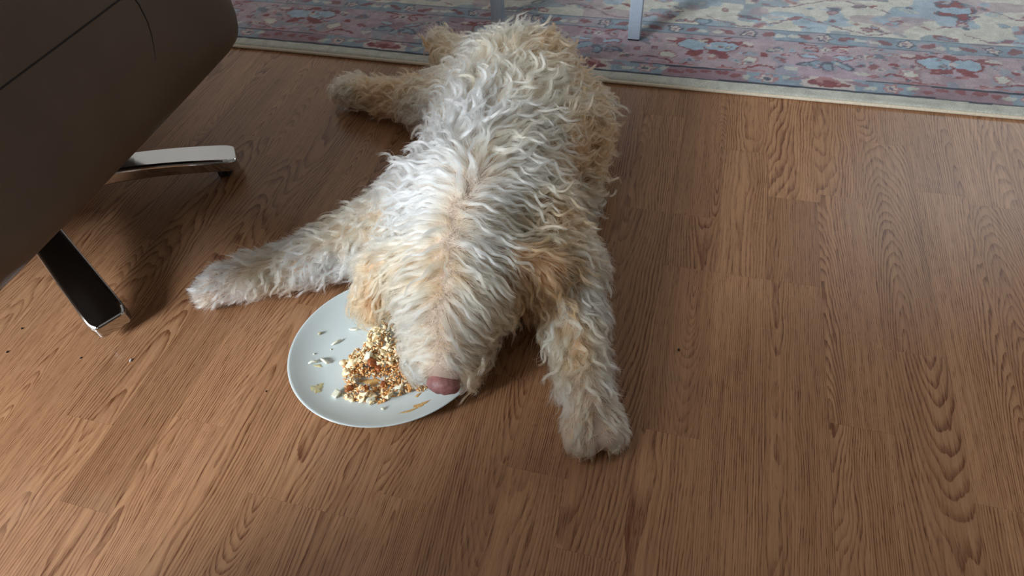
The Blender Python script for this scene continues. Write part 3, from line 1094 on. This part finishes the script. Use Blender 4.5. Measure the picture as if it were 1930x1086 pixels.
def dog_sdf(P, want_reg=False):
    P = np.asarray(P, float)
    ds = []
    for it in DOG:
        if it[0] == E_:
            c, r = np.array(it[2]), np.array(it[3])
            q = (P - c) / r
            k0 = np.linalg.norm(q, axis=-1); k1 = np.linalg.norm(q / r, axis=-1) + 1e-9
            ds.append(k0 * (k0 - 1) / k1)
        else:
            a, ra, b, rb = np.array(it[2]), it[3], np.array(it[4]), it[5]
            ab = b - a
            h = np.clip(((P - a) @ ab) / (ab @ ab), 0, 1)
            ds.append(np.linalg.norm(P - a - h[..., None] * ab, axis=-1) - (ra + (rb - ra) * h))
    D = np.stack(ds, -1)
    k = 0.006
    mn = D.min(-1)
    s = mn - k * np.log(np.exp(-(D - mn[..., None]) / k).sum(-1))
    s = np.maximum(s, 0.003 - P[..., 2])
    if want_reg: return s, D.argmin(-1)
    return s


def dog_grad(P, e=0.0015):
    d = dog_sdf(P)
    g = np.stack([dog_sdf(P + np.eye(3)[i] * e) - d for i in range(3)], -1)
    return d, g / (np.linalg.norm(g, axis=-1, keepdims=True) + 1e-9)


def surface_nets(lo, hi, h):
    ax = [np.arange(lo[i], hi[i] + h, h) for i in range(3)]
    n = [len(a) for a in ax]
    D = np.empty(n)
    Y, Z = np.meshgrid(ax[1], ax[2], indexing='ij')
    for i, x in enumerate(ax[0]):
        D[i] = dog_sdf(np.stack([np.full_like(Y, x), Y, Z], -1))
    S = D < 0
    c = [n[i] - 1 for i in range(3)]
    acc = np.zeros(c + [3]); cnt = np.zeros(c)
    corners = [(i, j, k) for i in (0, 1) for j in (0, 1) for k in (0, 1)]
    sl = lambda o: tuple(slice(o[i], o[i] + c[i]) for i in range(3))
    for a in corners:
        for axx in range(3):
            if a[axx]: continue
            b = tuple(a[i] + (1 if i == axx else 0) for i in range(3))
            da, db = D[sl(a)], D[sl(b)]
            m = (da < 0) != (db < 0)
            t = np.where(m, da / np.where(m, da - db, 1), 0)
            for q in range(3):
                acc[..., q] += np.where(m, a[q] + (t if q == axx else 0), 0)
            cnt += m
    act = cnt > 0
    idx = -np.ones(c, int); idx[act] = np.arange(act.sum())
    ii = np.argwhere(act)
    V = (ii + acc[act] / cnt[act][:, None]) * h + np.array(lo)
    faces = []
    for axx in range(3):
        o = [0, 0, 0]; o[axx] = 1
        s0 = S[tuple(slice(0, n[i] - o[i]) for i in range(3))]; s1 = S[tuple(slice(o[i], n[i]) for i in range(3))]
        e = np.argwhere(s0 != s1)
        u, w = (axx + 1) % 3, (axx + 2) % 3
        ok = (e[:, u] > 0) & (e[:, w] > 0) & (e[:, u] < c[u]) & (e[:, w] < c[w])
        e = e[ok]
        inside = s0[tuple(e.T)]
        def g(du, dw):
            q = e.copy(); q[:, u] -= du; q[:, w] -= dw
            return idx[tuple(q.T)]
        f = np.stack([g(1, 1), g(0, 1), g(0, 0), g(1, 0)], -1)
        f[~inside] = f[~inside][:, ::-1]
        faces.append(f)
    F = np.concatenate(faces)
    return V, F


def skin_material():
    k = NT('dog_skin')
    geo = k.n('ShaderNodeNewGeometry').outputs['Position']
    nz = k.noise(geo, 60, 3, 0.6)
    k.l(k.ramp(nz, [(0.3, srgb(176, 152, 136)), (0.7, srgb(196, 174, 158))]), k.b.inputs['Base Color'])
    k.b.inputs['Roughness'].default_value = 0.7
    return k.m


def fur_material():
    k = NT('wavy_cream_coat')
    k.t.nodes.remove(k.b)
    at_ = k.n('ShaderNodeAttribute', attribute_name='tint')
    hi = k.n('ShaderNodeHairInfo')
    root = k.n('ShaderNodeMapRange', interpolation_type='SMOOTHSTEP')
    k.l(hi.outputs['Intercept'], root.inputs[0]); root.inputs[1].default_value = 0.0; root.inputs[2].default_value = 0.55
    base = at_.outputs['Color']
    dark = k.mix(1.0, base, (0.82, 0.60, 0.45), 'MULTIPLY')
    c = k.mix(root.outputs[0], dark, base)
    h = k.n('ShaderNodeBsdfHairPrincipled')
    h.parametrization = 'COLOR'
    h.inputs['Roughness'].default_value = 0.42
    h.inputs['Radial Roughness'].default_value = 0.55
    h.inputs['Coat'].default_value = 0.0
    h.inputs['Random Roughness'].default_value = 0.1
    k.l(c, h.inputs['Color'])
    k.l(h.outputs[0], k.out.inputs[0])
    return k.m


MID_Y = np.array([.34, .373, .411, .428, .474, .515, .551, .614, .717, .836, 1.05])
MID_X = np.array([-.2215, -.2215, -.2275, -.2255, -.230, -.237, -.232, -.222, -.222, -.228, -.26])


def unit(v): return v / (np.linalg.norm(v, axis=-1, keepdims=True) + 1e-9)


def build_dog():
    root = empty('dog', (-0.235, .70, 0))
    tag(root, 'cream curly-haired dog lying on the floor with its muzzle over the plate', 'dog')
    inv = Matrix.Translation((0.235, -.70, 0))
    V, F = surface_nets((-0.69, .30, -.004), (.03, 1.08, .215), 0.0055)
    for _ in range(2):
        d, g = dog_grad(V); V = V - d[:, None] * g * .8
    body = from_np('body', V, F, skin_material(), None, None, True)
    body.parent = root; body.matrix_parent_inverse = inv

    # ---- sample roots on the skin
    T = np.concatenate([F[:, [0, 1, 2]], F[:, [0, 2, 3]]])
    A = V[T[:, 0]]; B = V[T[:, 1]]; Cc = V[T[:, 2]]
    area = np.linalg.norm(np.cross(B - A, Cc - A), axis=1) * .5
    rg = np.random.default_rng(4)

    def sample(n):
        t = rg.choice(len(T), n, p=area / area.sum())
        a, b = rg.random(n), rg.random(n)
        f = a + b > 1; a[f], b[f] = 1 - a[f], 1 - b[f]
        return A[t] + a[:, None] * (B[t] - A[t]) + b[:, None] * (Cc[t] - A[t])

    def keep(P, N):
        ok = (P[:, 2] > .010) & ((N[:, 2] > -.55) | (P[:, 2] > .05))
        ok &= ~((np.abs(P[:, 0] + .2225) < .019) & (P[:, 1] < .378) & (P[:, 2] < .066) & (P[:, 2] > .030))
        return ok

    _pa = np.array((-0.041, .379)); _pd = np.array((.40, -.917))
    _keep0 = keep

    def keep(P, N):
        # the cleft between the two middle toes
        r = P[:, :2] - _pa
        al = r @ _pd; ac = np.abs(r @ np.array([-_pd[1], _pd[0]]))
        return _keep0(P, N) & ~((al > .012) & (al < .06) & (ac < .0045))

    def flow(P, N, regi):
        """groomed direction of the coat, tangent to the skin, plus length, height above the skin, curl"""
        n = len(P)
        reg = np.array([DOG[i][1] for i in regi])
        xm = np.interp(P[:, 1], MID_Y, MID_X)
        lat = np.clip((P[:, 0] - xm) / np.interp(P[:, 1], [.52, .56, .62, .7], [.003, .012, .05, .07]), -1, 1)
        f = np.zeros((n, 3)); L = np.full(n, .046); H = np.full(n, .017); K = np.full(n, .0042)
        # torso
        y = P[:, 1]
        back = np.interp(y, [.38, .46, .50, .54, .60, .70, 1.0], [-.55, -.42, -.18, .12, .55, .85, 1.0])
        f[:, 0] = lat * np.interp(y, [.40, .56, .62, .75, 1.0], [1.0, 1.0, .75, .5, .55]); f[:, 1] = back
        f[:, 2] = -.35
        swirl = (vnoise(P[:, 0] * 16 + 9, P[:, 1] * 16 + P[:, 2] * 9, 88) - .5) * 2.6
        tor = np.isin(reg, ['torso', 'hip', 'haunch', 'tail'])
        c, s = np.cos(swirl), np.sin(swirl)
        fx, fy = f[:, 0].copy(), f[:, 1].copy()
        f[tor, 0] = (fx * c - fy * s)[tor]; f[tor, 1] = (fx * s + fy * c)[tor]
        L[tor] = .056; H[tor] = .024; K[tor] = .0060
        m = np.isin(reg, ['neck']); L[m] = .060; H[m] = .018; K[m] = .0024
        m = np.isin(reg, ['head']); L[m] = np.where(P[:, 0] > -.195, .046, .060)[m]; H[m] = .017; K[m] = .0016
        m = np.isin(reg, ['cheek']); L[m] = .046; H[m] = .017; K[m] = .0036
        m = reg == 'muzzle'
        t = np.clip((P[:, 1] - .375) / .05, 0, 1)
        t = np.clip((P[:, 1] - .376) / .035, 0, 1); t = np.maximum(t, .8 * np.clip(np.abs(P[:, 0] - xm) / .022 - .25, 0, 1))
        L[m] = (.012 + .040 * t)[m]; H[m] = (.003 + .013 * t)[m]; K[m] = (.0008 + .0018 * t)[m]
        f[m, 1] = (.15 - .65 * t)[m]; f[m, 2] = -.5
        f[m, 0] = (lat * 1.0)[m]
        for e, ds in (('ear_l', (.35, -.1, -1)), ('ear_r', (-.45, -.35, -1))):
            m = reg == e; f[m] = ds; L[m] = .050; H[m] = .014; K[m] = .0030
        for i, it in enumerate(DOG):
            if it[0] == C_ and it[1] in ('leg_a', 'leg_b', 'paw_a', 'paw_b', 'hind_a', 'tail'):
                m = regi == i
                if not m.any(): continue
                ax = np.array(it[4]) - np.array(it[2]); ax /= np.linalg.norm(ax)
                rel = P[m] - np.array(it[2]); side = rel - (rel @ ax)[:, None] * ax
                side = unit(side * np.array([1, 1, .3]))
                if it[1].startswith('paw'):
                    f[m] = ax + .22 * side
                    if it[1] == 'paw_b':
                        pp = np.array([-_pd[1], _pd[0]])
                        sg = np.sign((P[m][:, :2] - _pa) @ pp)
                        f[m] += np.concatenate([sg[:, None] * pp, np.zeros((m.sum(), 1))], 1) * .45
                    L[m] = .019; H[m] = .0050; K[m] = .0014
                elif it[1] == 'tail':
                    f[m] = ax + .5 * side; L[m] = .045; H[m] = .018
                else:
                    f[m] = ax * .75 + .65 * side + np.array([0, 0, .1]); L[m] = .034; H[m] = .014; K[m] = .0048
        f = f - (f * N).sum(1, keepdims=True) * N
        return unit(f), L, H, K, reg

    # ---- locks
    NL = 5600
    P = sample(NL)
    d, N = dog_grad(P)
    ok = keep(P, N); P, N = P[ok], N[ok]; NL = len(P)
    _, regi = dog_sdf(P, True)
    f0, L, H, K, reg = flow(P, N, regi)
    # a little scatter in the comb direction
    sc = rg.normal(0, 1, NL) * np.where(np.isin(reg, ['head', 'neck', 'muzzle', 'paw_a', 'paw_b']), .13, .42)
    bi = np.cross(N, f0)
    f0 = unit(f0 * np.cos(sc)[:, None] + bi * np.sin(sc)[:, None])
    L = L * rg.uniform(.75, 1.2, NL)
    lift = rg.uniform(.3, 1.2, NL)
    fly = rg.random(NL) < .12
    lift[fly] *= 1.45
    H = H * lift
    NS = 12
    path = np.zeros((NL, NS, 3)); nrm = np.zeros((NL, NS, 3)); tan = np.zeros((NL, NS, 3))
    pos = P.copy(); dirn = f0.copy()
    path[:, 0] = P; nrm[:, 0] = N; tan[:, 0] = f0
    for s in range(1, NS):
        t = s / (NS - 1)
        pos = pos + dirn * (L / (NS - 1))[:, None]
        dd, nn = dog_grad(pos)
        h = H * (t ** .75)
        pos = pos + nn * (h - dd)[:, None]
        pos[:, 2] = np.maximum(pos[:, 2], .003)
        dirn = dirn + np.array([0, 0, -.05])
        dirn = unit(dirn - (dirn * nn).sum(1, keepdims=True) * nn)
        path[:, s] = pos; nrm[:, s] = nn; tan[:, s] = dirn
    # waves
    tt = np.linspace(0, 1, NS)
    bin_ = np.cross(nrm, tan)
    freq = L / np.where(np.isin(reg, ['torso', 'hip', 'haunch']), rg.uniform(.028, .044, NL), rg.uniform(.022, .036, NL))
    ph = rg.uniform(0, 6.28, NL)
    ang = 2 * math.pi * freq[:, None] * tt + ph[:, None]
    env = np.clip(tt * 2.2, 0, 1)[None] * (K * rg.uniform(.5, 1.4, NL))[:, None]
    path = path + bin_ * (np.sin(ang) * env)[..., None] + nrm * ((np.cos(ang) * .5 + .5) * env * .8)[..., None]
    path[..., 2] = np.maximum(path[..., 2], .0022)

    # ---- strands gathered into the locks
    NSTR = 250000
    Q = sample(NSTR)
    dq, Nq = dog_grad(Q)
    ok = keep(Q, Nq); Q = Q[ok]; NSTR = len(Q)
    kd = kdtree.KDTree(NL)
    for i in range(NL): kd.insert(P[i], i)
    kd.balance()
    own = np.empty(NSTR, int)
    pick = rg.random(NSTR)
    for i in range(NSTR):
        if pick[i] < .8: own[i] = kd.find(Q[i])[1]
        else: own[i] = kd.find_n(Q[i], 2)[1][1]
    # parting: a strand never joins a lock from across the midline of head and neck
    off = Q - P[own]
    clump = np.clip(rg.normal(.93, .06, NSTR), .3, .98)
    sleek = np.isin(reg[own], ['head', 'neck'])
    clump[sleek] = np.clip(clump[sleek] + .035, .3, .985)
    stray = rg.random(NSTR) < np.where(sleek, .05, .10)
    clump[stray] *= .35
    NP = 9
    ts = np.linspace(0, 1, NP)
    scl = rg.uniform(.70, 1.06, NSTR)
    tq = np.clip(scl[:, None] * ts, 0, 1) * (NS - 1)
    i0 = np.minimum(tq.astype(int), NS - 2); fr = (tq - i0)[..., None]
    base = path[own[:, None], i0] * (1 - fr) + path[own[:, None], i0 + 1] * fr
    prof = (1 - clump[:, None] * np.clip(ts * 1.55, 0, 1) ** .8)[..., None]
    pts = base + off[:, None] * prof
    jit = rg.normal(0, 1, (NSTR, 3)) * np.where(stray, .0036, .0010)[:, None]
    pts += jit[:, None] * (ts ** 1.4)[None, :, None]
    pts[:, 0] = Q
    pts[..., 2] = np.maximum(pts[..., 2], .0016)

    def clear_plate(X):
        dx, dy = X[..., 0] - PC.x, X[..., 1] - PC.y
        c, s = math.cos(PANG), math.sin(PANG)
        rho = np.hypot((dx * c + dy * s) / PA, (-dx * s + dy * c) / PB)
        zz = np.interp(rho, [p[0] for p in PROFILE[:8]] + [1.0, 1.001], [p[1] for p in PROFILE[:8]] + [.023, 0.0])
        X[..., 2] = np.maximum(X[..., 2], np.where(rho <= 1.0, zz + .0012, 0))
    clear_plate(pts)

    # ---- coat colour: cream with apricot patches
    CR = np.array([.945, .78, .62]); WH = np.array([.975, .92, .87]); TAN = np.array([.88, .57, .36]); APR = np.array([.64, .29, .14])
    w = np.zeros(NL)
    def blob(c, r, a): return a * np.exp(-(((P - np.array(c)) / np.array(r)) ** 2).sum(1))
    w += blob((-.12, .80, .12), (.07, .16, .12), .75) + blob((-.20, .92, .17), (.14, .11, .1), .75)
    w += blob((-.15, .485, .09), (.03, .035, .05), 1.2) + blob((-.12, .60, .12), (.05, .1, .1), .5)
    w += blob((-.33, .455, .09), (.03, .04, .05), .55) + blob((-.40, .56, .08), (.05, .03, .04), .5)
    w += blob((-.06, .47, .07), (.02, .05, .04), .7) + blob((-.50, .93, .05), (.13, .06, .06), .65)
    w += blob((-.43, 1.02, .06), (.06, .06, .06), 1.2) + blob((-.255, .40, .06), (.02, .025, .03), .6) + blob((-.19, .40, .05), (.02, .03, .03), .55)
    w += (vnoise(P[:, 0] * 22, P[:, 1] * 22 + P[:, 2] * 13, 91) - .5) * 1.0 + rg.normal(0, .13, NL)
    w[reg == 'ear_l'] += .9; w[reg == 'ear_r'] += .25
    w += .17
    w += blob((-.14, .63, .17), (.06, .12, .1), .45) + blob((-.29, .46, .13), (.04, .05, .05), .22) + blob((-.50, .93, .05), (.13, .06, .06), .35)
    w += blob((-.17, .47, .14), (.06, .07, .06), .35)
    w -= blob((-.62, .46, .03), (.06, .05, .05), .5) + blob((-.29, .62, .2), (.09, .13, .08), .75)
    lockw = w
    w = np.clip(lockw[own] + rg.normal(0, .07, NSTR), -.4, 1.3)
    col = np.where((w < 0)[:, None], CR + (WH - CR) * np.clip(-w, 0, 1)[:, None] * 2.2, 0)
    p1 = np.clip(w / .6, 0, 1)[:, None]; p2 = np.clip((w - .6) / .6, 0, 1)[:, None]
    col = np.where((w >= 0)[:, None], (CR + (TAN - CR) * p1) + (APR - TAN) * p2, col)
    col = np.clip(col, .05, .93)
    rad = np.full(NSTR, .00026) * rg.uniform(.75, 1.25, NSTR)
    sreg = reg[own]
    rad[np.isin(sreg, ['muzzle'])] *= .8
    taper = np.array([1, 1, 1, .95, .9, .8, .65, .45, .18])

    # ---- undercoat: short soft wool close to the skin
    NU = 90000
    QU = sample(NU)
    _, NU_ = dog_grad(QU)
    okq = keep(QU, NU_); QU, NU_ = QU[okq], NU_[okq]; NU = len(QU)
    _, ru = dog_sdf(QU, True)
    fu, LU, HU, KU, regu = flow(QU, NU_, ru)
    nearm = (np.abs(QU[:, 0] - np.interp(QU[:, 1], MID_Y, MID_X)) < .010) & (QU[:, 1] < .60) & (NU_[:, 2] > .2)
    fu[nearm] *= .25
    du = unit(fu + rg.normal(0, .45, (NU, 3)) + NU_ * .75)
    lu = np.minimum(.018, LU * .5) * rg.uniform(.6, 1.2, NU)
    tu = ts[None, :, None]
    pu = QU[:, None] + du[:, None] * lu[:, None, None] * tu + fu[:, None] * (lu * .45)[:, None, None] * tu ** 2
    pu[..., 2] = np.maximum(pu[..., 2], .0016)
    clear_plate(pu)
    ownu = np.array([kd.find(q)[1] for q in QU])
    wu = np.clip(lockw[ownu] * .8 + .22, 0, 1.2)
    q1 = np.clip(wu / .6, 0, 1)[:, None]; q2 = np.clip((wu - .6) / .6, 0, 1)[:, None]
    colu = CR + (TAN - CR) * q1 + (APR - TAN) * q2
    pts = np.concatenate([pts, pu]); col = np.concatenate([col, np.clip(colu, .05, .93)]); rad = np.concatenate([rad, np.full(NU, .00024)])
    NSTR += NU

    # no hair lies over the bare nose
    nz_ = ((pts - np.array((-.2225, .357, .052))) / np.array((.023, .0155, .026))) ** 2
    bare = (nz_.sum(-1) < 1).any(1)
    pts, col, rad = pts[~bare], col[~bare], rad[~bare]
    NSTR = len(pts)

    hc = bpy.data.hair_curves.new('coat')
    hc.add_curves([NP] * NSTR)
    hc.attributes['position'].data.foreach_set('vector', pts.astype(np.float32).ravel())
    ra = hc.attributes.get('radius') or hc.attributes.new('radius', 'FLOAT', 'POINT')
    ra.data.foreach_set('value', (rad[:, None] * taper).astype(np.float32).ravel())
    ca = hc.attributes.new('tint', 'FLOAT_COLOR', 'CURVE')
    ca.data.foreach_set('color', np.concatenate([col, np.ones((NSTR, 1))], 1).astype(np.float32).ravel())
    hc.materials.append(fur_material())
    ho = bpy.data.objects.new('coat', hc)
    COL.objects.link(ho)
    ho.parent = root; ho.matrix_parent_inverse = inv
    ho['kind'] = 'stuff'
    ho['label'] = 'wavy cream and apricot coat'

    # ---- nose leather
    def nose():
        bm = bmesh.new()
        bmesh.ops.create_icosphere(bm, subdivisions=4, radius=1.0)
        for v in bm.verts:
            p = v.co
            x, y, z = p.x, p.y, p.z
            w_ = .0215 * (1 - .18 * max(0, -z)) * (1 - .10 * max(0, z))
            q = Vector((x * w_, y * .0135, z * .0145))
            # groove down the middle and two nostrils
            if y < .3:
                q.y += .0022 * math.exp(-(x / .13) ** 2) * (1 if z < .55 else .4)
                for s in (-1, 1):
                    dd = math.hypot((x - s * .46) / .20, (z + .12) / .26)
                    q.y += .006 * math.exp(-dd * dd)
            v.co = q
        k = NT('pink_nose_leather')
        geo = k.n('ShaderNodeNewGeometry').outputs['Position']
        nz = k.noise(geo, 180, 3, 0.6)
        vo = k.n('ShaderNodeTexVoronoi'); vo.inputs['Scale'].default_value = 900; k.l(geo, vo.inputs['Vector'])
        k.l(k.ramp(nz, [(0.3, srgb(128, 82, 82)), (0.7, srgb(168, 116, 112))]), k.b.inputs['Base Color'])
        k.b.inputs['Roughness'].default_value = 0.42
        k.bump(vo.outputs['Distance'], 0.35, 0.0006)
        o = from_bm('nose', bm, k.m, None, (-.2225, .3675, .0445), True)
        o.rotation_euler = (R(28), 0, 0)
        o.parent = root; o.matrix_parent_inverse = inv
        o['label'] = 'pinkish brown nose'
    nose()
    # ---- claws
    mcl = simple_mat('horn_claw', srgb(150, 128, 104), 0.4, var=.1)
    for base, dr in (((-0.037, .367, .021), (.40, -.92)), ((-0.604, .464, .022), (-.91, .41))):
        px_, py_ = -dr[1], dr[0]
        w_ = .0135
        for q in (-1.6, -.74, .74, 1.6):
            ex = .011 - .005 * abs(q)
            c0 = Vector((base[0] + px_ * q * w_ * 1.05 + dr[0] * (.012 + ex), base[1] + py_ * q * w_ * 1.05 + dr[1] * (.012 + ex), .018))
            dv = Vector((dr[0], dr[1], 0))
            o = tube('claw', [c0 + dv * .006, c0 + dv * .0135 + Vector((0, 0, -.003)), c0 + dv * .020 + Vector((0, 0, -.009)), c0 + dv * .0225 + Vector((0, 0, -.0145))],
                     [.0024, .0023, .0016, .0005], mcl, None, 8)
            o.parent = root; o.matrix_parent_inverse = inv


build_dog()
